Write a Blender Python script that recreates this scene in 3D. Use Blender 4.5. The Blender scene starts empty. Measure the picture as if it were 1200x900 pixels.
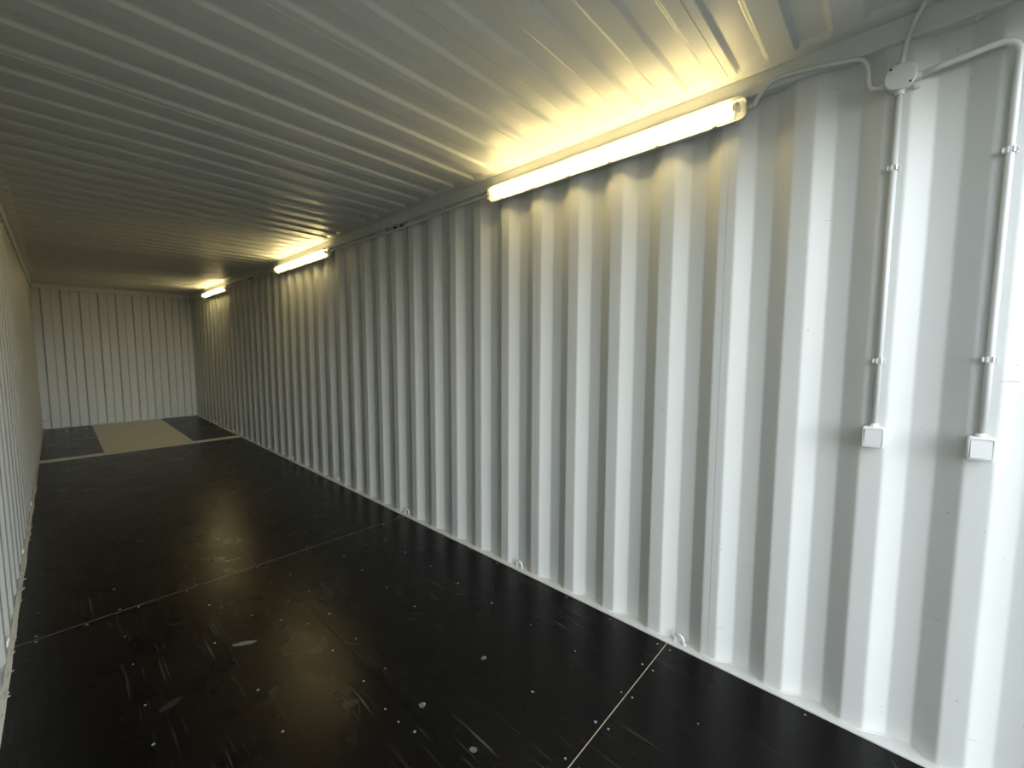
import bpy, bmesh, math, random
from mathutils import Vector, Matrix, noise

random.seed(7)
S = bpy.context.scene
COL = S.collection

# ------------------------------------------------------------------ camera
YAW, PITCH, ROLL = 0.8267, 0.0835, 0.0031
FPX = 490.5
cam_d = bpy.data.cameras.new('camera')
cam_d.sensor_fit = 'HORIZONTAL'
cam_d.sensor_width = 36.0
cam_d.lens = 36.0 * FPX / 1200.0
cam_d.clip_start = 0.02
cam = bpy.data.objects.new('camera', cam_d)
COL.objects.link(cam)
_f = Vector((math.sin(YAW)*math.cos(PITCH), math.cos(YAW)*math.cos(PITCH), -math.sin(PITCH)))
_r = Vector((math.cos(YAW), -math.sin(YAW), 0))
_u = _r.cross(_f)
_r2 = math.cos(ROLL)*_r + math.sin(ROLL)*_u
_u2 = -math.sin(ROLL)*_r + math.cos(ROLL)*_u
_m = Matrix((_r2, _u2, -_f)).transposed().to_4x4()
_m.translation = Vector((-0.924, 0.35, 1.527))
cam.matrix_world = _m
S.camera = cam

# ------------------------------------------------------------------ overcast sky through the open doors
SUN_EL, SKY_DUST, SKY_STRENGTH = 15, 1.0, 2.3
W = bpy.data.worlds.new('overcast_sky')
S.world = W
W.use_nodes = True
bg = W.node_tree.nodes['Background']
sky = W.node_tree.nodes.new('ShaderNodeTexSky')
sky.sky_type = 'NISHITA'
sky.sun_disc = False                              # the sun itself stays behind the haze
sky.sun_elevation = math.radians(SUN_EL)
sky.sun_rotation = math.radians(-12)                            # behind the container: the doors face away from it
sky.altitude = 0
sky.air_density = 1.0
sky.dust_density = SKY_DUST
sky.ozone_density = 1.0
hz = W.node_tree.nodes.new('ShaderNodeHueSaturation')
hz.inputs['Saturation'].default_value = 0.30      # hazy, nearly white sky
W.node_tree.links.new(sky.outputs[0], hz.inputs['Color'])
W.node_tree.links.new(hz.outputs[0], bg.inputs['Color'])
bg.inputs['Strength'].default_value = SKY_STRENGTH

pl = bpy.data.lights.new('door_portal', 'AREA')
pl.shape = 'RECTANGLE'
pl.size, pl.size_y = 2.34, 2.60
pl.cycles.is_portal = True
po = bpy.data.objects.new('door_portal', pl)
COL.objects.link(po)
po.location = (0, -0.30, 1.29)
po.rotation_euler = (math.radians(90), 0, 0)      # -Z axis of the lamp points to +Y, into the container

LAMP_COLOR = (1.0, 0.77, 0.34)
LAMP_STRENGTH = 48.0

S.view_settings.view_transform = 'Standard'
S.view_settings.look = 'None'
S.view_settings.gamma = 1.0
S.view_settings.use_curve_mapping = False
S.view_settings.exposure = 0.0
S.cycles.use_denoising = True
S.cycles.max_bounces = 10
S.cycles.diffuse_bounces = 7
S.cycles.glossy_bounces = 4
S.cycles.transparent_max_bounces = 12
S.cycles.sample_clamp_indirect = 6.0
S.cycles.caustics_reflective = False
S.cycles.caustics_refractive = False

# ------------------------------------------------------------------ dimensions (metres); y = depth from the doors, x to the right
HW = 1.176          # half the inner width
LEN = 12.03         # inner length
ZC = 2.698          # lower flats of the roof
Y0 = 2.8715         # near edge of one proud flat of the side wall
PITCHW = 0.278
RAILZ = 2.612
RAILX = 1.158

# ------------------------------------------------------------------ materials
def new_mat(name):
    m = bpy.data.materials.new(name)
    m.use_nodes = True
    nt = m.node_tree
    b = nt.nodes['Principled BSDF']
    return m, nt, b

def n(nt, typ, **kw):
    nd = nt.nodes.new(typ)
    for k, v in kw.items():
        setattr(nd, k, v)
    return nd

def ramp(nt, src, p0, p1, c0=(0, 0, 0, 1), c1=(1, 1, 1, 1)):
    r = n(nt, 'ShaderNodeValToRGB')
    r.color_ramp.elements[0].position = p0
    r.color_ramp.elements[1].position = p1
    r.color_ramp.elements[0].color = c0
    r.color_ramp.elements[1].color = c1
    nt.links.new(src, r.inputs[0])
    return r.outputs[0]

def mixc(nt, fac, a, b):
    m = n(nt, 'ShaderNodeMix', data_type='RGBA')
    for sock, v in ((m.inputs[0], fac), (m.inputs[6], a), (m.inputs[7], b)):
        if hasattr(v, 'is_linked'):
            nt.links.new(v, sock)
        else:
            sock.default_value = v
    return m.outputs[2]

def math_n(nt, op, a, b=None, clamp=False):
    m = n(nt, 'ShaderNodeMath', operation=op)
    m.use_clamp = clamp
    for i, v in enumerate((a, b)):
        if v is None:
            continue
        if hasattr(v, 'is_linked'):
            nt.links.new(v, m.inputs[i])
        else:
            m.inputs[i].default_value = v
    return m.outputs[0]

def noise_n(nt, vec, scale, detail=2.0, rough=0.5, mapping=None):
    if mapping:
        mp = n(nt, 'ShaderNodeMapping')
        mp.inputs['Scale'].default_value = mapping
        nt.links.new(vec, mp.inputs[0])
        vec = mp.outputs[0]
    t = n(nt, 'ShaderNodeTexNoise')
    t.inputs['Scale'].default_value = scale
    t.inputs['Detail'].default_value = detail
    t.inputs['Roughness'].default_value = rough
    nt.links.new(vec, t.inputs['Vector'])
    return t.outputs['Fac']

def paint_mat(name, col, rough=0.42, scuffs=True, wave=0.0):
    m, nt, b = new_mat(name)
    geo = n(nt, 'ShaderNodeNewGeometry')
    pos = geo.outputs['Position']
    mott = noise_n(nt, pos, 3.0, 3.0)
    dark = tuple(c*0.955 for c in col) + (1,)
    c = mixc(nt, mott, dark, tuple(col) + (1,))
    if scuffs:
        # small horizontal scrapes and specks of dirt in the paint
        s1 = noise_n(nt, pos, 9.0, 2.0, 0.5, (1.0, 1.0, 9.0))
        s2 = noise_n(nt, pos, 1.7, 1.0)
        k = math_n(nt, 'MULTIPLY', ramp(nt, s1, 0.735, 0.75), ramp(nt, s2, 0.50, 0.60))
        c = mixc(nt, math_n(nt, 'MULTIPLY', k, 0.45), c, (0.16, 0.15, 0.13, 1))
        sp = noise_n(nt, pos, 55.0, 1.0)
        k2 = ramp(nt, sp, 0.80, 0.82)
        c = mixc(nt, math_n(nt, 'MULTIPLY', k2, 0.5), c, (0.13, 0.10, 0.07, 1))
    nt.links.new(c, b.inputs['Base Color'])
    b.inputs['Roughness'].default_value = rough
    b.inputs['Specular IOR Level'].default_value = 0.45
    h = noise_n(nt, pos, 260.0, 2.0)
    bp = n(nt, 'ShaderNodeBump')
    bp.inputs['Strength'].default_value = 0.04
    bp.inputs['Distance'].default_value = 0.002
    nt.links.new(h, bp.inputs['Height'])
    last = bp
    if wave:
        h2 = noise_n(nt, pos, 5.0, 1.0)
        bp2 = n(nt, 'ShaderNodeBump')
        bp2.inputs['Strength'].default_value = 1.0
        bp2.inputs['Distance'].default_value = wave
        nt.links.new(h2, bp2.inputs['Height'])
        nt.links.new(bp.outputs[0], bp2.inputs['Normal'])
        last = bp2
    nt.links.new(last.outputs[0], b.inputs['Normal'])
    return m

def plain_mat(name, col, rough=0.5, metal=0.0, spec=0.5):
    m, nt, b = new_mat(name)
    geo = n(nt, 'ShaderNodeNewGeometry')
    mott = noise_n(nt, geo.outputs['Position'], 30.0, 2.0)
    c = mixc(nt, mott, tuple(x*0.94 for x in col) + (1,), tuple(col) + (1,))
    nt.links.new(c, b.inputs['Base Color'])
    b.inputs['Roughness'].default_value = rough
    b.inputs['Metallic'].default_value = metal
    b.inputs['Specular IOR Level'].default_value = spec
    return m

PAINT = (0.60, 0.615, 0.59)
M_WALL = paint_mat('grey_white_wall_paint', PAINT, 0.42, True, 0.0025)
M_ROOF = paint_mat('grey_white_roof_paint', PAINT, 0.36, False, 0.004)
M_RAIL = paint_mat('grey_white_rail_paint', PAINT, 0.45, False)
M_TUNNEL = paint_mat('cream_tunnel_paint', (0.68, 0.67, 0.60), 0.5, True)
M_SEAL = plain_mat('pale_sealant', (0.62, 0.60, 0.53), 0.6)
M_PLASTIC = plain_mat('white_plastic', (0.74, 0.75, 0.74), 0.35)
M_PVC = plain_mat('painted_conduit', (0.64, 0.66, 0.65), 0.35)
M_TRAY = plain_mat('grey_lamp_tray', (0.55, 0.55, 0.53), 0.45)
M_REFLECT = plain_mat('white_enamel', (0.80, 0.78, 0.74), 0.4)
M_BLACK = plain_mat('black_plastic', (0.02, 0.02, 0.02), 0.45)
M_STEEL = plain_mat('zinc_steel', (0.62, 0.61, 0.58), 0.32, 0.9)
M_RING = plain_mat('white_painted_steel', (0.72, 0.73, 0.72), 0.3)
M_SCREW = plain_mat('dull_zinc_screw', (0.34, 0.33, 0.31), 0.5, 0.5)
M_SUB = plain_mat('raw_plywood_edge', (0.50, 0.42, 0.29), 0.8)
M_DOOR = paint_mat('grey_door_paint', (0.16, 0.17, 0.18), 0.45, False)
M_GROUND = plain_mat('yard_asphalt', (0.03, 0.03, 0.03), 0.9)

# smooth black film faced plywood with scrapes, dust and stains
def floor_mat():
    m, nt, b = new_mat('black_film_faced_plywood')
    geo = n(nt, 'ShaderNodeNewGeometry')
    pos = geo.outputs['Position']
    base = mixc(nt, noise_n(nt, pos, 2.2, 3.0), (0.0026, 0.0022, 0.0018, 1), (0.0052, 0.0045, 0.0037, 1))
    # long thin scrapes running along the container
    sc = noise_n(nt, pos, 1.0, 3.0, 0.65, (75.0, 2.2, 1.0))
    area = noise_n(nt, pos, 1.3, 2.0, 0.5, (1.6, 0.7, 1.0))
    k = math_n(nt, 'MULTIPLY', ramp(nt, sc, 0.60, 0.74), ramp(nt, area, 0.42, 0.62))
    c = mixc(nt, math_n(nt, 'MULTIPLY', k, 0.42), base, (0.21, 0.20, 0.18, 1))
    # hair scratches at odd angles
    for rz, seed in ((0.45, 3.1), (-0.6, 9.7), (1.2, 5.5)):
        mp = n(nt, 'ShaderNodeMapping')
        mp.inputs['Rotation'].default_value = (0, 0, rz)
        mp.inputs['Location'].default_value = (seed, seed*2, 0)
        nt.links.new(pos, mp.inputs[0])
        h = noise_n(nt, mp.outputs[0], 1.0, 1.0, 0.5, (160.0, 4.0, 1.0))
        a2 = noise_n(nt, mp.outputs[0], 2.0, 1.0)
        kk = math_n(nt, 'MULTIPLY', ramp(nt, h, 0.76, 0.80), ramp(nt, a2, 0.55, 0.62))
        c = mixc(nt, math_n(nt, 'MULTIPLY', kk, 0.5), c, (0.20, 0.19, 0.16, 1))
    # dusty film
    d = noise_n(nt, pos, 7.0, 4.0, 0.7)
    d2 = noise_n(nt, pos, 0.9, 1.0)
    kd = math_n(nt, 'MULTIPLY', ramp(nt, d, 0.50, 0.85), ramp(nt, d2, 0.40, 0.70))
    c = mixc(nt, math_n(nt, 'MULTIPLY', kd, 0.015), c, (0.20, 0.18, 0.15, 1))
    # marks with a shape of their own: (x, y, half width, half length, rotation, colour, strength)
    marks = [(-0.35, 2.758, 0.105, 0.030, -0.50, (0.26, 0.28, 0.28), 0.5),
             (-0.257, 2.455, 0.010, 0.16, -0.06, (0.001, 0.001, 0.001), 0.9),
             (0.353, 1.90, 0.035, 0.09, 0.3, (0.001, 0.001, 0.001), 0.9),
             (0.35, 1.76, 0.035, 0.08, -0.5, (0.001, 0.001, 0.001), 0.9),
             (0.488, 2.517, 0.04, 0.13, 0.2, (0.001, 0.001, 0.001), 0.8),
             (0.515, 1.21, 0.045, 0.10, 0.3, (0.001, 0.001, 0.001), 0.9),
             (0.068, 1.458, 0.020, 0.030, 0.3, (0.22, 0.21, 0.19), 0.6),
             (0.053, 1.768, 0.026, 0.024, 0.6, (0.24, 0.23, 0.21), 0.55),
             (0.423, 1.774, 0.026, 0.020, 0.6, (0.24, 0.23, 0.21), 0.55),
             (-0.156, 2.00, 0.06, 0.05, 0.0, (0.06, 0.06, 0.055), 0.30),
             (-0.68, 2.566, 0.08, 0.04, 0.4, (0.05, 0.05, 0.047), 0.35),
             (0.55, 3.72, 0.18, 0.05, 0.2, (0.06, 0.06, 0.057), 0.35),
             (0.62, 4.15, 0.16, 0.05, -0.3, (0.06, 0.06, 0.057), 0.3)]
    ragn = math_n(nt, 'MULTIPLY', noise_n(nt, pos, 30.0, 3.0), 0.9)
    for (mx, my, sx, sy, rz, colr, st) in marks:
        mp = n(nt, 'ShaderNodeMapping', vector_type='TEXTURE')
        mp.inputs['Location'].default_value = (mx, my, 0)
        mp.inputs['Rotation'].default_value = (0, 0, rz)
        mp.inputs['Scale'].default_value = (sx, sy, 1)
        nt.links.new(pos, mp.inputs[0])
        ln = n(nt, 'ShaderNodeVectorMath', operation='LENGTH')
        sep = n(nt, 'ShaderNodeVectorMath', operation='MULTIPLY')
        sep.inputs[1].default_value = (1, 1, 0)
        nt.links.new(mp.outputs[0], sep.inputs[0])
        nt.links.new(sep.outputs[0], ln.inputs[0])
        rag = math_n(nt, 'ADD', ln.outputs['Value'], ragn)
        kk = ramp(nt, rag, 0.95, 1.5, (1, 1, 1, 1), (0, 0, 0, 1))
        c = mixc(nt, math_n(nt, 'MULTIPLY', kk, st), c, tuple(colr) + (1,))
    nt.links.new(c, b.inputs['Base Color'])
    rr = noise_n(nt, pos, 4.0, 4.0, 0.6)
    r2 = ramp(nt, rr, 0.3, 0.75, (0.25, 0.25, 0.25, 1), (0.33, 0.33, 0.33, 1))
    nt.links.new(r2, b.inputs['Roughness'])
    b.inputs['Specular IOR Level'].default_value = 0.18
    bp = n(nt, 'ShaderNodeBump')
    bp.inputs['Strength'].default_value = 0.06
    bp.inputs['Distance'].default_value = 0.004
    nt.links.new(noise_n(nt, pos, 6.0, 3.0), bp.inputs['Height'])
    nt.links.new(bp.outputs[0], b.inputs['Normal'])
    return m
M_FLOOR = floor_mat()

def tube_mat():
    m, nt, b = new_mat('fluorescent_tube')
    nt.nodes.remove(b)
    e = n(nt, 'ShaderNodeEmission')
    e.inputs['Color'].default_value = LAMP_COLOR + (1,)
    e.inputs['Strength'].default_value = LAMP_STRENGTH
    nt.links.new(e.outputs[0], nt.nodes['Material Output'].inputs['Surface'])
    return m
M_TUBE = tube_mat()

def cover_mat():
    m, nt, b = new_mat('clear_polycarbonate_cover')
    nt.nodes.remove(b)
    tr = n(nt, 'ShaderNodeBsdfTransparent')
    tr.inputs['Color'].default_value = (0.97, 0.97, 0.96, 1)
    tl = n(nt, 'ShaderNodeBsdfTranslucent')
    tl.inputs['Color'].default_value = (0.9, 0.9, 0.88, 1)
    gl = n(nt, 'ShaderNodeBsdfGlossy')
    gl.inputs['Roughness'].default_value = 0.15
    m1 = n(nt, 'ShaderNodeMixShader')
    m1.inputs[0].default_value = 0.16
    nt.links.new(tr.outputs[0], m1.inputs[1])
    nt.links.new(tl.outputs[0], m1.inputs[2])
    m2 = n(nt, 'ShaderNodeMixShader')
    m2.inputs[0].default_value = 0.05
    nt.links.new(m1.outputs[0], m2.inputs[1])
    nt.links.new(gl.outputs[0], m2.inputs[2])
    nt.links.new(m2.outputs[0], nt.nodes['Material Output'].inputs['Surface'])
    return m
M_COVER = cover_mat()

# ------------------------------------------------------------------ mesh helpers
def link(name, me, mat, parent=None):
    o = bpy.data.objects.new(name, me)
    COL.objects.link(o)
    if mat is not None and not me.materials:
        me.materials.append(mat)
    if parent is not None:
        o.parent = parent
    return o

def obj(name, bm, mat, parent=None, smooth=False):
    bmesh.ops.recalc_face_normals(bm, faces=bm.faces)
    if smooth:
        for f in bm.faces:
            f.smooth = True
    me = bpy.data.meshes.new(name)
    bm.to_mesh(me)
    bm.free()
    return link(name, me, mat, parent)

def empty(name, loc=(0, 0, 0)):
    o = bpy.data.objects.new(name, None)
    o.empty_display_size = 0.1
    COL.objects.link(o)
    o.location = loc
    return o

def tag(o, label, cat, group=None, kind=None):
    o['label'] = label
    if cat:
        o['category'] = cat
    if group:
        o['group'] = group
    if kind:
        o['kind'] = kind
    return o

def struct(o, label=None):
    o['kind'] = 'structure'
    if label:
        o['label'] = label
    return o

def add_box(bm, x0, x1, y0, y1, z0, z1, bevel=0.0, seg=2):
    r = bmesh.ops.create_cube(bm, size=1.0)
    vs = r['verts']
    for v in vs:
        v.co = Vector((x0 + (v.co.x+0.5)*(x1-x0), y0 + (v.co.y+0.5)*(y1-y0), z0 + (v.co.z+0.5)*(z1-z0)))
    if bevel:
        es = list({e for v in vs for e in v.link_edges})
        bmesh.ops.bevel(bm, geom=es, offset=bevel, segments=seg, affect='EDGES', profile=0.6)

def box(*a, **k):
    bm = bmesh.new()
    add_box(bm, *a, **k)
    return bm

def smooth_path(pts, sub=6):
    P = [Vector(p) for p in pts]
    P = [P[0]*2-P[1]] + P + [P[-1]*2-P[-2]]
    out = []
    for i in range(1, len(P)-2):
        for s in range(sub):
            t = s/sub
            a, b, c, d = P[i-1], P[i], P[i+1], P[i+2]
            out.append(0.5*((2*b)+(c-a)*t+(2*a-5*b+4*c-d)*t*t+(3*b-a-3*c+d)*t**3))
    out.append(P[-2])
    return out

def add_tube(bm, pts, rad, seg=12, cap=True):
    pts = [Vector(p) for p in pts]
    rings = []
    ref = None
    for i, p in enumerate(pts):
        t = (pts[min(i+1, len(pts)-1)] - pts[max(i-1, 0)]).normalized()
        if ref is None:
            ref = Vector((0, 0, 1)) if abs(t.z) < 0.9 else Vector((1, 0, 0))
        ref = (ref - t*ref.dot(t)).normalized()
        bn = t.cross(ref)
        r = rad[i] if isinstance(rad, (list, tuple)) else rad
        rings.append([bm.verts.new(p + r*(math.cos(2*math.pi*k/seg)*ref + math.sin(2*math.pi*k/seg)*bn)) for k in range(seg)])
    for a, b in zip(rings, rings[1:]):
        for k in range(seg):
            bm.faces.new((a[k], a[(k+1) % seg], b[(k+1) % seg], b[k]))
    if cap:
        bm.faces.new(rings[0][::-1])
        bm.faces.new(rings[-1])
    return rings

def tube(pts, rad, seg=12, cap=True):
    bm = bmesh.new()
    add_tube(bm, pts, rad, seg, cap)
    return bm

def loft(bm, rings, cap0=True, cap1=True):
    vr = [[bm.verts.new(p) for p in r] for r in rings]
    m = len(vr[0])
    for a, b in zip(vr, vr[1:]):
        for k in range(m):
            bm.faces.new((a[k], a[(k+1) % m], b[(k+1) % m], b[k]))
    if cap0:
        bm.faces.new(vr[0][::-1])
    if cap1:
        bm.faces.new(vr[-1])

def rrect(cy, cz, hy, hz, r, x, seg=6):
    """rounded rectangle in the y-z plane at depth x"""
    out = []
    for (sy, sz, a0) in ((1, 1, 0), (-1, 1, 90), (-1, -1, 180), (1, -1, 270)):
        for k in range(seg+1):
            a = math.radians(a0 + 90*k/seg)
            out.append((x, cy + sy*(hy-r) + r*math.cos(a), cz + sz*(hz-r) + r*math.sin(a)))
    return out

def copy_tree(o, parent=None):
    c = o.copy()
    COL.objects.link(c)
    if parent is not None:
        c.parent = parent
    for ch in list(o.children):
        copy_tree(ch, c)
    return c

# ------------------------------------------------------------------ corrugated side walls
def rounded_profile(corners, rad=0.007, seg=3):
    """polyline (s, depth) with its corners bent to a small radius"""
    P = [Vector((a, b)) for a, b in corners]
    out = [P[0]]
    for i in range(1, len(P)-1):
        a, b, c = P[i-1], P[i], P[i+1]
        d0 = (a-b).normalized()
        d1 = (c-b).normalized()
        if abs(d0.dot(d1)) > 0.9999:
            continue
        k = min(rad, (a-b).length*0.45, (c-b).length*0.45)
        p0, p2 = b + d0*k, b + d1*k
        for s in range(seg+1):
            t = s/seg
            out.append(p0*(1-t)**2 + b*2*t*(1-t) + p2*t*t)
    out.append(P[-1])
    return out

def sheet(profile, place, z0, z1, thick=0.002):
    """sheet-metal panel: profile (s, depth) swept upwards; place(s, d, z) gives the point"""
    bm = bmesh.new()
    cols = []
    for p in profile:
        cols.append([bm.verts.new(place(p[0], p[1], z)) for z in (z0, z1)] +
                    [bm.verts.new(place(p[0], p[1]+thick, z)) for z in (z1, z0)])
    for a, b in zip(cols, cols[1:]):
        for k in range(4):
            bm.faces.new((a[k], a[(k+1) % 4], b[(k+1) % 4], b[k]))
    bm.faces.new(cols[0])
    bm.faces.new(cols[-1][::-1])
    return bm

def side_corners(ya, yb):
    """corner points of the side-wall corrugation between ya and yb (both on proud flats)"""
    pts = [(ya, 0.0)]
    i = math.floor((Y0 - yb)/PITCHW) - 1
    cand = []
    for j in range(i-1, i+60):
        e = Y0 - PITCHW*j                # near edge of proud flat j
        cand += [(e, 0.0), (e-0.068, 0.036), (e-0.140, 0.036), (e-0.208, 0.0)]
    for c in sorted(cand):
        if ya + 0.004 < c[0] < yb - 0.004:
            pts.append(c)
    pts.append((yb, 0.0))
    return pts

seams = [Y0 + 0.035 - PITCHW*7 + 1.112*k for k in range(-1, 10)] + [12.06]
def side_wall(name, side, label):
    root = struct(empty(name, (side*HW, 0, 0)), label)
    root.location = (0, 0, 0)
    for a, b in zip(seams, seams[1:]):
        prof = rounded_profile(side_corners(a+(0.0006 if a > 0 else 0), b))
        if b < 12:
            # butt joint: a hairline gap backed by the folded edge of the near sheet
            prof = prof[:-1] + [Vector((b-0.0008, 0.0)), Vector((b-0.0007, 0.0026)), Vector((b+0.012, 0.0026))]
        obj('corrugated_panel', sheet(prof, lambda s, d, z: (side*(HW+d), s, z), -0.03, 2.66), M_WALL, root)
    # sealant bead run along the foot of the corrugation
    pts = [(side*(HW+p[1]-0.002), p[0], 0.007+0.002*noise.noise(Vector((p[0]*9, 0, side)))) for p in rounded_profile(side_corners(seams[0], 12.02), 0.02, 3)]
    obj('sealant_bead', tube(pts, [0.0035+0.002*abs(noise.noise(Vector((p[1]*23, 4, 0)))) for p in pts], 6), M_SEAL, root, True)
    return root
side_wall('wall_right', 1, 'grey-white corrugated steel side wall carrying the lamps and switches')
side_wall('wall_left', -1, 'grey-white corrugated steel side wall without lamps')

# ------------------------------------------------------------------ front end wall (far)
def end_corners():
    pts = [(-1.21, 0.045)]
    s0 = -1.075
    for k in range(10):
        e = s0 + 0.2535*k
        cand = [(e, 0.045), (e+0.018, 0.0), (e+0.126, 0.0), (e+0.144, 0.045)]
        for c in cand:
            if c[0] < 1.19:
                pts.append(c)
    pts.append((1.21, pts[-1][1]))
    return pts
wf = struct(empty('wall_front'), 'grey-white corrugated end wall at the far end')
ec = rounded_profile(end_corners(), 0.006)
cuts = [-1.3, -0.42, 0.42, 1.3]
for a, b in zip(cuts, cuts[1:]):
    pr = []
    for p, q in zip(ec, ec[1:]):
        if p.x >= a and p.x <= b:
            pr.append(p)
        for c in (a, b):
            if p.x < c < q.x:
                t = (c-p.x)/(q.x-p.x)
                pr.append(p.lerp(q, t))
    if ec[-1].x <= b:
        pr.append(ec[-1])
    obj('corrugated_panel', sheet(pr, lambda s, d, z: (s, LEN+d, z), -0.03, 2.68), M_WALL, wf)
# small tie-down bars across the end recesses beside the corner posts
for z in (1.28, 0.16):
    for x0, x1 in ((-1.19, -1.085), (1.10, 1.19)):
        obj('lashing_bar', tube([(x0, LEN-0.004, z), (x1, LEN-0.004, z)], 0.006, 8), M_RAIL, wf, True)

# ------------------------------------------------------------------ roof
roof = struct(empty('ceiling'), 'grey-white steel roof pressed into crosswise corrugations')
XS = [-1.20, -1.13, -1.118, -1.104, -1.09, -1.078]
XS = XS + [-1.0 + 0.1*k for k in range(21)] + [-x for x in XS[::-1]]
def ends(x):
    t = (1.118-abs(x))/0.034
    t = max(0.0, min(1.0, t))
    return t*t*(3-2*t)
LOWEDGE = 1.345
def roof_corners(ya, yb):
    cand = []
    for k in range(-9, 60):
        s = LOWEDGE + 0.209*k
        cand += [(s-0.0166, 1.0), (s, 0.0), (s+0.0879, 0.0), (s+0.1045, 1.0)]
    return [(ya, 0.0)] + [c for c in sorted(cand) if ya+0.003 < c[0] < yb-0.003] + [(yb, 0.0)]
rseams = [0.966 + 1.045*k for k in range(-1, 11)] + [12.08]
rseams[0] = -0.17
def roof_panel(ya, yb, idx):
    prof = []
    cs = roof_corners(ya, yb)
    for i, c in enumerate(cs):
        # each press bend as a short chamfer
        if 0 < i < len(cs)-1:
            a, b = cs[i-1], cs[i+1]
            for o in (a, b):
                L = math.hypot(o[0]-c[0], (o[1]-c[1])*0.0148)
                k = min(0.0025, 0.3*L)/L
                prof.append((c[0]+(o[0]-c[0])*k, c[1]+(o[1]-c[1])*k))
        else:
            prof.append(c)
    bm = bmesh.new()
    grid = []
    for (y, d) in prof:
        row = []
        for x in XS:
            w = 0.0022*noise.noise(Vector((x*2.3, y*2.0, 1.7))) + 0.0012*noise.noise(Vector((x*7, y*3.1, 8.2)))
            edge = 0.006*max(0.0, (abs(x)-1.118)/0.05)
            row.append(bm.verts.new((x, y, ZC + 0.0148*d*ends(x) + w*ends(x) - min(edge, 0.006))))
        grid.append(row)
    for a, b in zip(grid, grid[1:]):
        for k in range(len(XS)-1):
            bm.faces.new((a[k], a[k+1], b[k+1], b[k]))
    # thickness and the lap over the next panel
    if yb < 12:
        lap = [[bm.verts.new((x, y, ZC - 0.0022)) for x in XS[3:-3]] for y in (yb-0.006, yb+0.013)]
        back = [bm.verts.new((x, yb+0.013, ZC + 0.001)) for x in XS[3:-3]]
        frt = [bm.verts.new((x, yb-0.006, ZC + 0.001)) for x in XS[3:-3]]
        for k in range(len(back)-1):
            bm.faces.new((lap[0][k], lap[0][k+1], lap[1][k+1], lap[1][k]))
            bm.faces.new((lap[1][k], lap[1][k+1], back[k+1], back[k]))
            bm.faces.new((lap[0][k], lap[0][k+1], frt[k+1], frt[k]))
    top = bmesh.ops.duplicate(bm, geom=list(bm.faces))
    for g in top['geom']:
        if isinstance(g, bmesh.types.BMVert):
            g.co.z += 0.006
    return obj('roof_panel', bm, M_ROOF, roof)
for i, (a, b) in enumerate(zip(rseams, rseams[1:])):
    roof_panel(a, b, i)

# ------------------------------------------------------------------ frame: rails, posts, sill
t1 = struct(obj('trim_1', box(RAILX, 1.26, -0.33, 12.14, RAILZ, 2.696, bevel=0.006), M_RAIL), 'square steel top rail above the lamp wall')
t2 = struct(obj('trim_2', box(-1.26, -RAILX, -0.33, 12.14, RAILZ, 2.696, bevel=0.006), M_RAIL), 'square steel top rail above the left wall')
t3 = struct(obj('trim_3', box(-RAILX, RAILX, LEN-0.035, 12.14, 2.605, 2.699, bevel=0.006), M_RAIL), 'steel header above the far end wall')
t4 = struct(obj('trim_4', box(1.146, 1.26, -0.33, 12.14, -0.16, 0.006, bevel=0.002), M_RAIL), 'pale steel ledge between floor and lamp wall')
t5 = struct(obj('trim_5', box(-1.26, -1.164, -0.33, 12.14, -0.16, 0.006, bevel=0.002), M_RAIL), 'pale steel ledge between floor and left wall')
t6 = struct(obj('trim_6', box(-1.146, 1.146, LEN-0.02, 12.14, -0.16, 0.010, bevel=0.002), M_RAIL), 'pale steel sill under the far end wall')
t7 = struct(obj('trim_7', box(1.176, 1.26, 11.99, 12.14, 0.006, 2.612, bevel=0.004), M_RAIL), 'corner post at the far end beside the lamp wall')
t8 = struct(obj('trim_8', box(-1.26, -1.176, 11.99, 12.14, 0.006, 2.612, bevel=0.004), M_RAIL), 'corner post at the far end beside the left wall')
t9 = struct(obj('trim_9', box(1.15, 1.30, -0.33, -0.15, 0.006, 2.612, bevel=0.004), M_RAIL), 'door post beside the lamp wall')
t10 = struct(obj('trim_10', box(-1.30, -1.15, -0.33, -0.15, 0.006, 2.612, bevel=0.004), M_RAIL), 'door post beside the left wall')
t11 = struct(obj('trim_11', box(-1.15, 1.15, -0.33, -0.15, 2.56, 2.72, bevel=0.004), M_RAIL), 'door header over the open end')
t12 = struct(obj('trim_12', box(-1.146, 1.146, -0.33, -0.16, -0.16, 0.002, bevel=0.004), M_RAIL), 'steel door sill')

# unseen door leaves, added straight out from the posts to cut side daylight
def added_door_leaf(name, side, label):
    root = struct(empty(name, (side*1.235, -0.36, 0.02)), label)
    x0, x1 = (-0.025, 0.025)
    H_, L_ = 2.55, 1.14
    for part, b_ in (('door_stile', (x0, x1, -0.06, 0.0, 0, H_)), ('door_stile', (x0, x1, -L_, -L_+0.06, 0, H_)),
                     ('door_rail', (x0, x1, -L_+0.06, -0.06, 0, 0.12)), ('door_rail', (x0, x1, -L_+0.06, -0.06, H_-0.12, H_))):
        obj(part, box(*b_, bevel=0.004), M_DOOR, root)
    pr = [(-L_+0.06, 0.0)]
    for k in range(4):
        e = -L_+0.14+0.25*k
        pr += [(e, 0.0), (e+0.05, 0.030), (e+0.13, 0.030), (e+0.18, 0.0)]
    pr.append((-0.06, 0.0))
    obj('door_panel', sheet(rounded_profile(pr), lambda s_, d, z: (side*(-0.015+d), s_, z), 0.12, H_-0.12), M_DOOR, root)
    for k, y_ in enumerate((-0.30, -0.84)):
        obj('lock_rod', tube([(side*0.045, y_, 0.02), (side*0.045, y_, H_-0.02)], 0.016, 10), M_STEEL, root, True)
    return root
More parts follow.
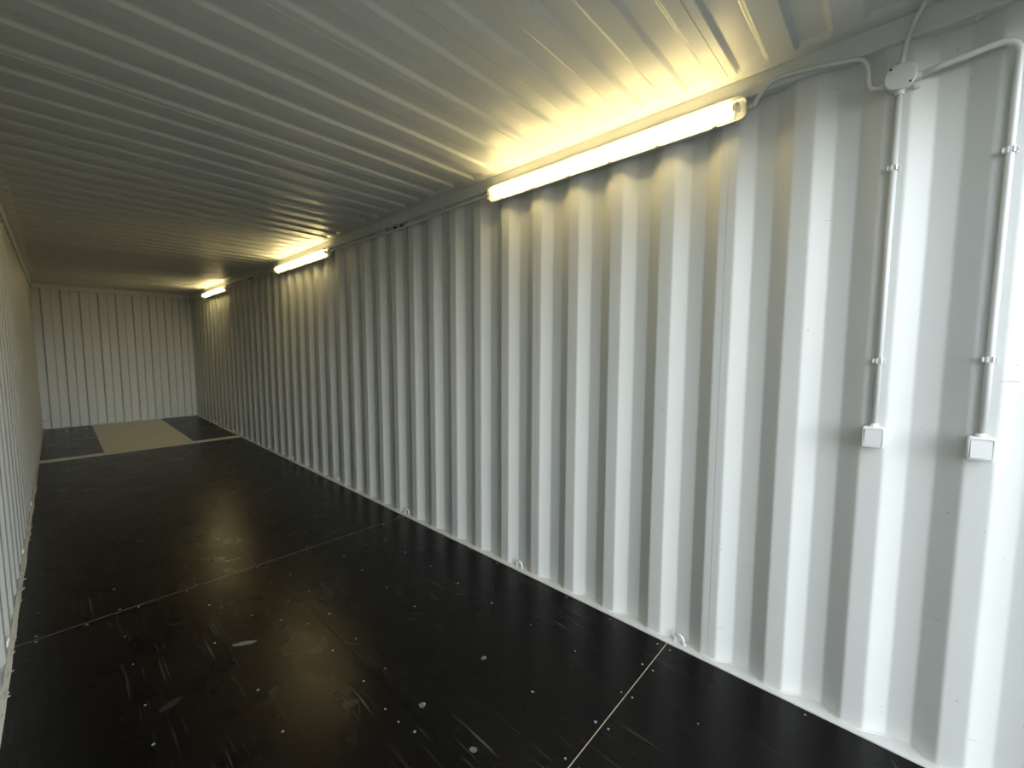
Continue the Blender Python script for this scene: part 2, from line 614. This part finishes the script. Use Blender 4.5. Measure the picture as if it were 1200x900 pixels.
added_door_leaf('added_door_1', 1, 'unseen open door leaf added beside the lamp wall to cut side daylight')
added_door_leaf('added_door_2', -1, 'unseen open door leaf added beside the left wall to cut side daylight')

# ------------------------------------------------------------------ floor
TUN0, TUN1 = -0.535, 0.520
YT = 8.60
floor = struct(obj('floor', box(-1.164, 1.146, -0.16, LEN-0.02, -0.15, -0.006), M_SUB), 'black film-faced plywood floor of screwed sheets')
def ply(x0, x1, y0, y1, g=0.0008, gy=0.0022):
    return obj('plywood_sheet', box(x0+g, x1-g, y0+gy, y1-gy, -0.0058, 0.0, bevel=0.0005, seg=1), M_FLOOR, floor)
E = 1.146
EL = 1.164
YS = [-0.16, 1.15, 3.59, 6.03]
sheets = [ply(-EL, 0.0, YS[0], YS[1]), ply(0.0, E, YS[0], YS[1]),
          ply(-EL, 0.0, YS[1], YS[2]), ply(0.0, E, YS[1], YS[2]),
          ply(-EL, 0.35, YS[2], YS[3]), ply(0.35, E, YS[2], YS[3]),
          ply(-EL, 0.0, YS[3], YT), ply(0.0, E, YS[3], YT),
          ply(-EL, TUN0, YT+0.19, LEN-0.02), ply(TUN1, E, YT+0.19, LEN-0.02)]
for ys, hw in ((YS[1], 0.0020), (YS[2], 0.0013)):
    obj('seam_filler', box(-EL, E, ys-hw, ys+hw, -0.0058, -0.0006), M_SUB, floor)
tb = obj('tunnel_beam', box(-EL, E, YT, YT+0.19, -0.0058, 0.0015, bevel=0.001, seg=1), M_TUNNEL, floor)
tb['label'] = 'cream painted steel strip across the floor'
tp = obj('tunnel_plate', box(TUN0+0.002, TUN1-0.002, YT+0.191, LEN-0.021, -0.0058, 0.001, bevel=0.001, seg=1), M_TUNNEL, floor)
tp['label'] = 'cream painted steel plate between black sheets at the far end'

# countersunk floor screws on the cross-member grid
def screw_mesh():
    bm = bmesh.new()
    prof = [(0.0062, -0.0005), (0.0058, 0.0010), (0.0042, 0.0014)]
    rings = [[(r*math.cos(2*math.pi*k/10), r*math.sin(2*math.pi*k/10), z) for k in range(10)] for r, z in prof]
    rings.append([(0.0016*math.cos(2*math.pi*k/10), 0.0016*math.sin(2*math.pi*k/10), 0.0006) for k in range(10)])
    loft(bm, rings)
    me = bpy.data.meshes.new('screw')
    bmesh.ops.recalc_face_normals(bm, faces=bm.faces)
    bm.to_mesh(me)
    bm.free()
    me.materials.append(M_SCREW)
    return me
SCREW = screw_mesh()
def screw(x, y, sh):
    if random.random() < 0.10:
        return
    o = link('screw', SCREW, None, sh)
    o.location = (x+random.uniform(-0.006, 0.006), y+random.uniform(-0.006, 0.006), 0)
    o.rotation_euler = (0, 0, random.uniform(0, 6))
    s = random.uniform(0.55, 1.1)
    o.scale = (s, s, 1)
rowsB = [1.47, 1.77, 2.07, 2.375, 2.68, 2.99, 3.285]
for y in rowsB:
    for x in (-0.76, -0.40, -0.06):
        screw(x, y, sheets[2])
    for x in (0.06, 0.425, 0.77, 1.12):
        screw(x, y, sheets[3])
for x in (0.06, 0.275, 0.49, 0.70, 0.915, 1.10):
    screw(x, 1.178, sheets[3])
    screw(x, 1.122, sheets[1])
    screw(x, 3.562, sheets[3])
for x in (-1.08, -0.90, -0.68, -0.46, -0.27, -0.06):
    screw(x, 3.562, sheets[2])
for x in (-1.08, -0.76, -0.40, -0.06, 0.29):
    for y in (3.62, 3.92, 4.53, 5.14, 5.75):
        screw(x, y, sheets[4])
for x in (0.41, 0.77, 1.10):
    for y in (3.62, 3.92, 4.53, 5.14, 5.75):
        screw(x, y, sheets[5])
for y in (0.25, 0.55, 0.86):
    for x in (0.06, 0.425, 0.77, 1.11):
        screw(x, y, sheets[1])
for (x, y) in ((-0.755, 2.64), (-0.46, 2.88), (-0.16, 2.82), (-0.065, 1.86), (-0.04, 1.69), (-0.26, 2.99)):
    screw(x, y, sheets[2])

# unseen ground added outside the open doors for the daylight it bounces in
gr = struct(obj('ground', box(-30, 30, -40, 30, -1.6, -1.3), M_GROUND), 'unseen asphalt yard added outside the doors for daylight bounce')

# ------------------------------------------------------------------ lamps
def make_lamp():
    L, hz = 0.785, 0.045
    XB = 1.168
    root = empty('batten_light', (XB, 0, 2.562))
    def ring(x, ins, r):
        return [(p[0], p[1], p[2]) for p in rrect(0, 0, L-ins, hz-ins, r, x)]
    # tray, open towards the room
    bm = bmesh.new()
    loft(bm, [ring(-0.002, 0.010, 0.018), ring(-0.006, 0.003, 0.024), ring(-0.034, 0.0, 0.026), ring(-0.034, 0.004, 0.023), ring(-0.012, 0.008, 0.020)])
    obj('tray', bm, M_TRAY, root)
    # white gear plate behind the tube
    bm = bmesh.new()
    loft(bm, [[(p[0], p[1], p[2]) for p in rrect(0, 0, L-0.05, 0.030, 0.006, x, 3)] for x in (-0.014, -0.032)])
    obj('gear_plate', bm, M_REFLECT, root)
    # clear cover
    bm = bmesh.new()
    loft(bm, [ring(-0.033, 0.0005, 0.026), ring(-0.040, 0.0005, 0.026), ring(-0.064, 0.004, 0.024), ring(-0.077, 0.010, 0.021), ring(-0.083, 0.018, 0.017)], cap0=False)
    obj('cover', bm, M_COVER, root, False)
    # tube with metal ends and holders
    tb_ = obj('tube', tube([(-0.056, -0.735, 0), (-0.056, 0.735, 0)], 0.013, 16), M_TUBE, root, True)
    for s in (-1, 1):
        obj('tube_cap', tube([(-0.056, s*0.735, 0), (-0.056, s*0.748, 0)], 0.0135, 12), M_STEEL, root, True)
        bm = box(-0.072, -0.030, s*0.755-0.006, s*0.755+0.006, -0.013, 0.013, bevel=0.002)
        obj('lamp_holder', bm, M_REFLECT, root)
        obj('holder_screw', tube([(-0.074, s*0.757, 0.004), (-0.070, s*0.757, 0.004)], 0.005, 8), M_BLACK, root)
        obj('cable_gland', tube([(-0.020, s*(L-0.002), 0), (-0.020, s*(L+0.014), 0), (-0.020, s*(L+0.015), 0), (-0.020, s*(L+0.026), 0)], [0.012, 0.012, 0.010, 0.009], 10), M_TRAY, root, False)
        obj('bracket', box(-0.003, 0.008, s*0.45-0.014, s*0.45+0.014, -0.030, 0.030), M_STEEL, root)
    clip = None
    for s in (-1, 1):
        for k in range(6):
            y = -0.66 + 0.264*k
            if clip is None:
                bm = bmesh.new()
                add_box(bm, -0.046, -0.026, -0.011, 0.011, 0.0455, 0.0485, bevel=0.001, seg=1)
                add_box(bm, -0.048, -0.043, -0.009, 0.009, 0.041, 0.0475)
                add_box(bm, -0.030, -0.025, -0.009, 0.009, 0.041, 0.0475)
                clip = obj('cover_clip', bm, M_STEEL, root)
                c = clip
            else:
                c = clip.copy()
                COL.objects.link(c)
            c.location = (0, y, 0)
            c.scale = (1, 1, s)
    return root
lamp0 = make_lamp()
lamp_spots = [(1.673, 'lit batten lamp nearest the switches, the largest of three on the right wall'),
              (5.72, 'middle lit batten lamp under the top rail of the right wall'),
              (9.80, 'farthest lit batten lamp, close to the end wall')]
for i, (y, lab) in enumerate(lamp_spots):
    o = lamp0 if i == 0 else copy_tree(lamp0)
    o.location.y = y
    tag(o, lab, 'lamp', 'warm white batten lamps along the right wall')

# ------------------------------------------------------------------ conduits and cables
def pipe_clip(parent, y, z, name='pipe_clip', xc=1.1635, r=0.010):
    """snap-in saddle holding a vertical pipe"""
    bm = bmesh.new()
    z0, z1 = z-0.009, z+0.009
    add_box(bm, xc+0.004, 1.1762, y-0.017, y+0.017, z0, z1, bevel=0.001, seg=1)
    for s in (-1, 1):
        ring = []
        for k in range(7):
            a = math.radians(-20 + 120*k/6)
            ring.append((math.sin(a), math.cos(a)))
        pts = [(xc - (r+0.0005)*math.sin(a), y + s*(r+0.0005)*math.cos(a)) for a in [math.radians(-30+95*k/6) for k in range(7)]]
        po = [(xc - (r+0.0045)*math.sin(a), y + s*(r+0.0045)*math.cos(a)) for a in [math.radians(-30+95*k/6) for k in range(7)]]
        poly = pts + po[::-1]
        lo = [bm.verts.new((p[0], p[1], z0)) for p in poly]
        hi = [bm.verts.new((p[0], p[1], z1)) for p in poly]
        m_ = len(poly)
        for k in range(m_):
            bm.faces.new((lo[k], lo[(k+1) % m_], hi[(k+1) % m_], hi[k]))
        for k in range(6):
            bm.faces.new((lo[k], lo[k+1], lo[m_-2-k], lo[m_-1-k]))
            bm.faces.new((hi[k], hi[k+1], hi[m_-2-k], hi[m_-1-k]))
        add_box(bm, xc-0.010, xc-0.001, min(y+s*0.0135, y+s*0.0185), max(y+s*0.0135, y+s*0.0185), z-0.007, z+0.007)
    return obj(name, bm, M_PLASTIC, parent)

XP = 1.1635
c1 = empty('conduit', (XP, 0.402, 1.24))
def par(o, p):
    o.parent = p
    o.matrix_parent_inverse = Matrix.Translation(-p.location)
    return o
par(obj('pipe', tube([(XP, 0.402, 1.238), (XP, 0.402, 2.446)], 0.010, 16), M_PVC, None, True), c1)
for z in (1.487, 2.182):
    par(pipe_clip(None, 0.402, z), c1)
tag(c1, 'straight grey-white conduit from junction box down to the left switch', 'conduit', 'conduits to the light switches')

c2 = empty('conduit', (XP, 0.127, 1.24))
path2 = [(XP, 0.352, 2.478), (XP-0.002, 0.300, 2.486), (XP-0.004, 0.24, 2.490), (XP-0.006, 0.190, 2.4955)]
for k in range(0, 10):
    a = math.radians(90*k/9)
    path2.append((XP-0.004, 0.172-0.045*math.sin(a), 2.4515+0.045*math.cos(a)))
path2 += [(XP, 0.127, 2.38), (XP, 0.127, 2.2), (XP, 0.127, 1.6), (XP, 0.127, 1.238)]
par(obj('pipe', tube(path2, 0.010, 16), M_PVC, None, True), c2)
for z in (1.497, 2.161):
    par(pipe_clip(None, 0.127, z), c2)
tag(c2, 'bent grey-white conduit from junction box over to the right switch', 'conduit', 'conduits to the light switches')

# cable from the near lamp to the junction box
c3 = empty('cable', (1.16, 0.86, 2.56))
p3 = smooth_path([(1.148, 0.864, 2.562), (1.147, 0.850, 2.585), (1.146, 0.815, 2.622), (1.146, 0.770, 2.636), (1.146, 0.70, 2.630), (1.147, 0.62, 2.618),
                  (1.150, 0.555, 2.606), (1.154, 0.520, 2.598), (1.158, 0.500, 2.578), (1.160, 0.492, 2.545), (1.162, 0.490, 2.510),
                  (1.162, 0.482, 2.486), (1.162, 0.466, 2.478), (1.162, 0.452, 2.478)], 5)
par(obj('sheath', tube(p3, 0.0075, 10), M_PVC, None, True), c3)
tag(c3, 'grey-white cable curling from the near lamp to the junction box', 'cable')

# cable from the junction box over the rail to the roof
c4 = empty('cable', (1.16, 0.40, 2.53))
p4 = smooth_path([(1.158, 0.402, 2.520), (1.152, 0.400, 2.545), (1.146, 0.394, 2.585), (1.143, 0.385, 2.622), (1.140, 0.374, 2.655), (1.128, 0.362, 2.676),
                  (1.100, 0.352, 2.684), (1.05, 0.345, 2.687), (0.95, 0.340, 2.687), (0.7, 0.338, 2.687), (0.3, 0.336, 2.687)], 5)
par(obj('sheath', tube(p4, 0.0075, 10), M_PVC, None, True), c4)
tag(c4, 'grey-white cable rising from the junction box over the rail to the roof', 'cable')

# conduits between the lamps
def run(y0, y1, label):
    c = empty('conduit', (1.148, y0, 2.57))
    pts = []
    N = 14
    for k in range(N+1):
        t = k/N
        sag = 0.006*math.sin(t*math.pi*3) - 0.008*math.sin(t*math.pi)
        pts.append((1.148, y0+(y1-y0)*t, 2.575+sag))
    par(obj('pipe', tube(smooth_path(pts, 3), 0.0095, 10), M_PVC, None, True), c)
    for k in (3, 8, 12):
        y = y0+(y1-y0)*(k/N)
        z = 2.575 + 0.006*math.sin(k/N*math.pi*3) - 0.008*math.sin(k/N*math.pi)
        bm = bmesh.new()
        add_box(bm, 1.137, 1.168, y-0.010, y+0.010, z+0.0098, z+0.0125)
        add_box(bm, 1.137, 1.140, y-0.010, y+0.010, z-0.006, z+0.0125)
        add_box(bm, 1.158, 1.168, y-0.010, y+0.010, z+0.0098, 2.615)
        par(obj('saddle_clip', bm, M_PVC, None), c)
    ym = y0 + (y1-y0)*0.46
    for dy in (-0.05, 0.05):
        par(obj('coupling_clamp', tube([(1.1475, ym+dy-0.012, 2.576), (1.1475, ym+dy+0.012, 2.576)], 0.0125, 10), M_BLACK, None), c)
    return tag(c, label, 'conduit', 'conduits between the lamps')
run(2.485, 4.905, 'thin conduit under the top rail between the near and middle lamps')
run(6.535, 8.985, 'thin conduit under the top rail between the middle and farthest lamps')

# ------------------------------------------------------------------ junction box
jb = empty('junction_box', (1.176, 0.402, 2.486))
def circ(r, x, seg=28, sq=0.0):
    out = []
    for k in range(seg):
        a = 2*math.pi*k/seg
        f = 1.0 - sq*abs(math.sin(2*a))*0.0
        e = 2.6
        c, s = math.cos(a), math.sin(a)
        q = (abs(c)**e + abs(s)**e)**(-1/e)
        out.append((x, r*q*c, r*q*s))
    return out
bm = bmesh.new()
loft(bm, [circ(0.037, 0), circ(0.040, -0.003), circ(0.040, -0.028)])
obj('body', bm, M_PVC, jb)
bm = bmesh.new()
loft(bm, [circ(0.0425, -0.027), circ(0.0425, -0.036), circ(0.040, -0.0385), circ(0.030, -0.039)])
lid = obj('lid', bm, M_PVC, jb)
for s in (-1, 1):
    obj('lid_screw', tube([(-0.036, s*0.027, s*0.029), (-0.041, s*0.027, s*0.029)], 0.0035, 8), M_BLACK, lid)
def gland(d, dz=0.0):
    d = Vector(d)
    side = Vector((0, 0, 1)) if abs(d.y) > 0.5 else Vector((0, 1, 0))
    o = Vector((-0.014, 0, 0)) + side*dz
    return tube([o + d*0.036, o + d*0.047, o + d*0.0472, o + d*0.056], [0.0155, 0.0155, 0.0135, 0.0125], 12)
for d, dz in (((0, 0, -1), 0), ((0, 1, 0), -0.008), ((0, -1, 0), -0.008), ((0, 0, 1), 0)):
    obj('cable_gland', gland(d, dz), M_PVC, jb)
obj('fixing_lug', box(-0.012, 0, -0.052, -0.036, -0.046, -0.030, bevel=0.002), M_PVC, jb)
tag(jb, 'round grey-white junction box below the top rail where the cables meet', 'junction box')

# ------------------------------------------------------------------ light switches
def make_switch():
    root = empty('light_switch', (1.176, 0, 1.20))
    bm = bmesh.new()
    def rr(x, hy, hz, r=0.007):
        return rrect(0, 0, hy, hz, r, x, 4)
    loft(bm, [rr(0, 0.031, 0.038), rr(-0.034, 0.0325, 0.0395), rr(-0.040, 0.0325, 0.0395), rr(-0.0425, 0.0310, 0.038)])
    obj('housing', bm, M_PLASTIC, root)
    # raised frame round the rocker
    bm = bmesh.new()
    loft(bm, [rr(-0.042, 0.0300, 0.0360, 0.005), rr(-0.047, 0.0295, 0.0355, 0.005), rr(-0.047, 0.0265, 0.0325, 0.003), rr(-0.043, 0.0265, 0.0325, 0.003)])
    obj('frame', bm, M_PLASTIC, root)
    bm = bmesh.new()
    R0 = rr(-0.0425, 0.0248, 0.0308, 0.002)
    R1 = [(p[0]-0.0062-0.0025*p[2]/0.03, p[1], p[2]) for p in rr(-0.0425, 0.0244, 0.0304, 0.002)]
    loft(bm, [R0, R1])
    obj('rocker', bm, M_PLASTIC, root)
    obj('conduit_entry', tube([(-0.0125, 0, 0.037), (-0.0125, 0, 0.044), (-0.0125, 0, 0.0442), (-0.0125, 0, 0.050)], [0.0150, 0.0145, 0.0125, 0.012], 14), M_PLASTIC, root)
    return root
sw = make_switch()
sw.location.y = 0.402
tag(sw, 'white switch on the straight conduit hanging from the junction box', 'switch', 'light switches')
sw2 = copy_tree(sw)
sw2.location.y = 0.130
tag(sw2, 'white switch on the bent conduit, nearest the doors', 'switch', 'light switches')
for ch in sw2.children:
    if ch.name.startswith('rocker'):
        ch.scale = (1, 1, -1)

# ------------------------------------------------------------------ lashing rings on the floor ledge
def ring_mesh():
    bm = bmesh.new()
    pts = []
    for k in range(13):
        a = math.pi*k/12
        pts.append((0, -0.024*math.cos(a), 0.022 + 0.026*math.sin(a)))
    pts = [(0, -0.024, -0.002)] + pts + [(0, 0.024, -0.002)]
    add_tube(bm, pts, 0.0052, 10)
    me = bpy.data.meshes.new('ring')
    bmesh.ops.recalc_face_normals(bm, faces=bm.faces)
    for f in bm.faces:
        f.smooth = True
    bm.to_mesh(me)
    bm.free()
    me.materials.append(M_RING)
    return me
RING = ring_mesh()
bm = bmesh.new()
add_box(bm, -0.010, 0.010, -0.009, 0.009, -0.001, 0.006, bevel=0.002, seg=1)
LUG = bpy.data.meshes.new('weld_lug')
bmesh.ops.recalc_face_normals(bm, faces=bm.faces)
bm.to_mesh(LUG)
bm.free()
LUG.materials.append(M_RAIL)
ring_labels = {(1, 6): 'white lashing ring at the right wall foot, by the nearest crosswise floor seam',
               (1, 2): 'white lashing ring at the right wall foot, second nearest',
               (1, -3): 'white lashing ring at the right wall foot, by the second crosswise floor seam',
               (1, -8): 'small white lashing ring at the right wall foot, fourth nearest',
               (1, -13): 'tiny white lashing ring at the right wall foot, fifth nearest',
               (1, -18): 'white lashing ring at the right wall foot, just before the cream floor strip',
               (1, -23): 'white lashing ring at the right wall foot, just past the cream floor strip',
               (1, -28): 'white lashing ring at the right wall foot, nearest the end wall',
               (-1, -3): 'white lashing ring at the left wall foot, nearest in view',
               (-1, -8): 'white lashing ring at the left wall foot, second in view',
               (-1, -13): 'white lashing ring at the left wall foot, third in view'}
for (side, i), lab in ring_labels.items():
    y = Y0 - 0.104 - PITCHW*i
    r = empty('lashing_ring', (side*(HW+0.006), y, 0.006))
    o = link('ring', RING, None, r)
    o.rotation_euler = (0, -side*0.12, side*random.uniform(-0.25, 0.25))
    for s in (-1, 1):
        link('weld_lug', LUG, None, r).location.y = s*0.024
    tag(r, lab, 'lashing ring', 'lashing rings along the wall feet')

# ------------------------------------------------------------------ torn sealant along the left wall foot
bm = bmesh.new()
rnd = random.Random(3)
y = 1.2
prev = None
while y < 7.6:
    w = 0.012 + 0.016*max(0, noise.noise(Vector((y*2.6, 0, 3)))+0.25)
    h = 0.004 + 0.010*max(0, noise.noise(Vector((y*3.7, 5, 1)))+0.2)
    sec = [bm.verts.new(q) for q in ((-1.178, y, 0.005), (-1.176, y, 0.010+h), (-1.170, y, 0.008+h*0.8), (-1.166+w*0.5, y, 0.002+h*0.2), (-1.166+w*0.45, y, 0.0005))]
    if prev:
        for k in range(4):
            bm.faces.new((prev[k], prev[k+1], sec[k+1], sec[k]))
    prev = sec
    y += rnd.uniform(0.02, 0.06)
# torn shards curling up off the strip
for _ in range(34):
    fy = rnd.choice((3.55, 3.68, 3.6, 4.5, 4.4, 5.5, 3.1, 6.2)) + rnd.gauss(0, 0.13)
    ln = rnd.uniform(0.006, 0.022)
    lean = rnd.uniform(-1.4, 1.4)
    lift = rnd.uniform(0.2, 1.5)
    w0 = rnd.uniform(0.006, 0.018)
    cols = []
    for k in range(5):
        t = k/4
        ww = w0*(1-0.85*t)
        px = -1.166 + ln*t
        py = fy + lean*ln*t + rnd.uniform(-0.002, 0.002)
        pz = 0.008 + lift*ln*t*(1-0.45*t)
        cols.append([bm.verts.new((px, py-ww, pz)), bm.verts.new((px, py+ww, pz+0.003*t)), bm.verts.new((px, py+ww, pz+0.003)), bm.verts.new((px, py-ww, pz+0.002))])
    for a, b in zip(cols, cols[1:]):
        for k in range(4):
            bm.faces.new((a[k], a[(k+1) % 4], b[(k+1) % 4], b[k]))
    bm.faces.new(cols[0])
    bm.faces.new(cols[-1][::-1])
ts = obj('sealant_strip', bm, M_SEAL)
tag(ts, 'torn pale sealant strip along the foot of the left wall', 'sealant')

# ------------------------------------------------------------------ small stud under the rail near the doors
hk = empty('wall_stud', (1.176, 0.222, 2.600))
bm = tube([(0.0, 0, 0), (-0.016, 0, 0)], 0.006, 10)
obj('shank', bm, M_RAIL, hk, True)
bm = tube([(-0.014, 0, 0), (-0.021, 0, 0.002)], [0.010, 0.009], 6)
obj('head', bm, M_RAIL, hk)
tag(hk, 'small painted stud under the top rail near the doors', 'stud')
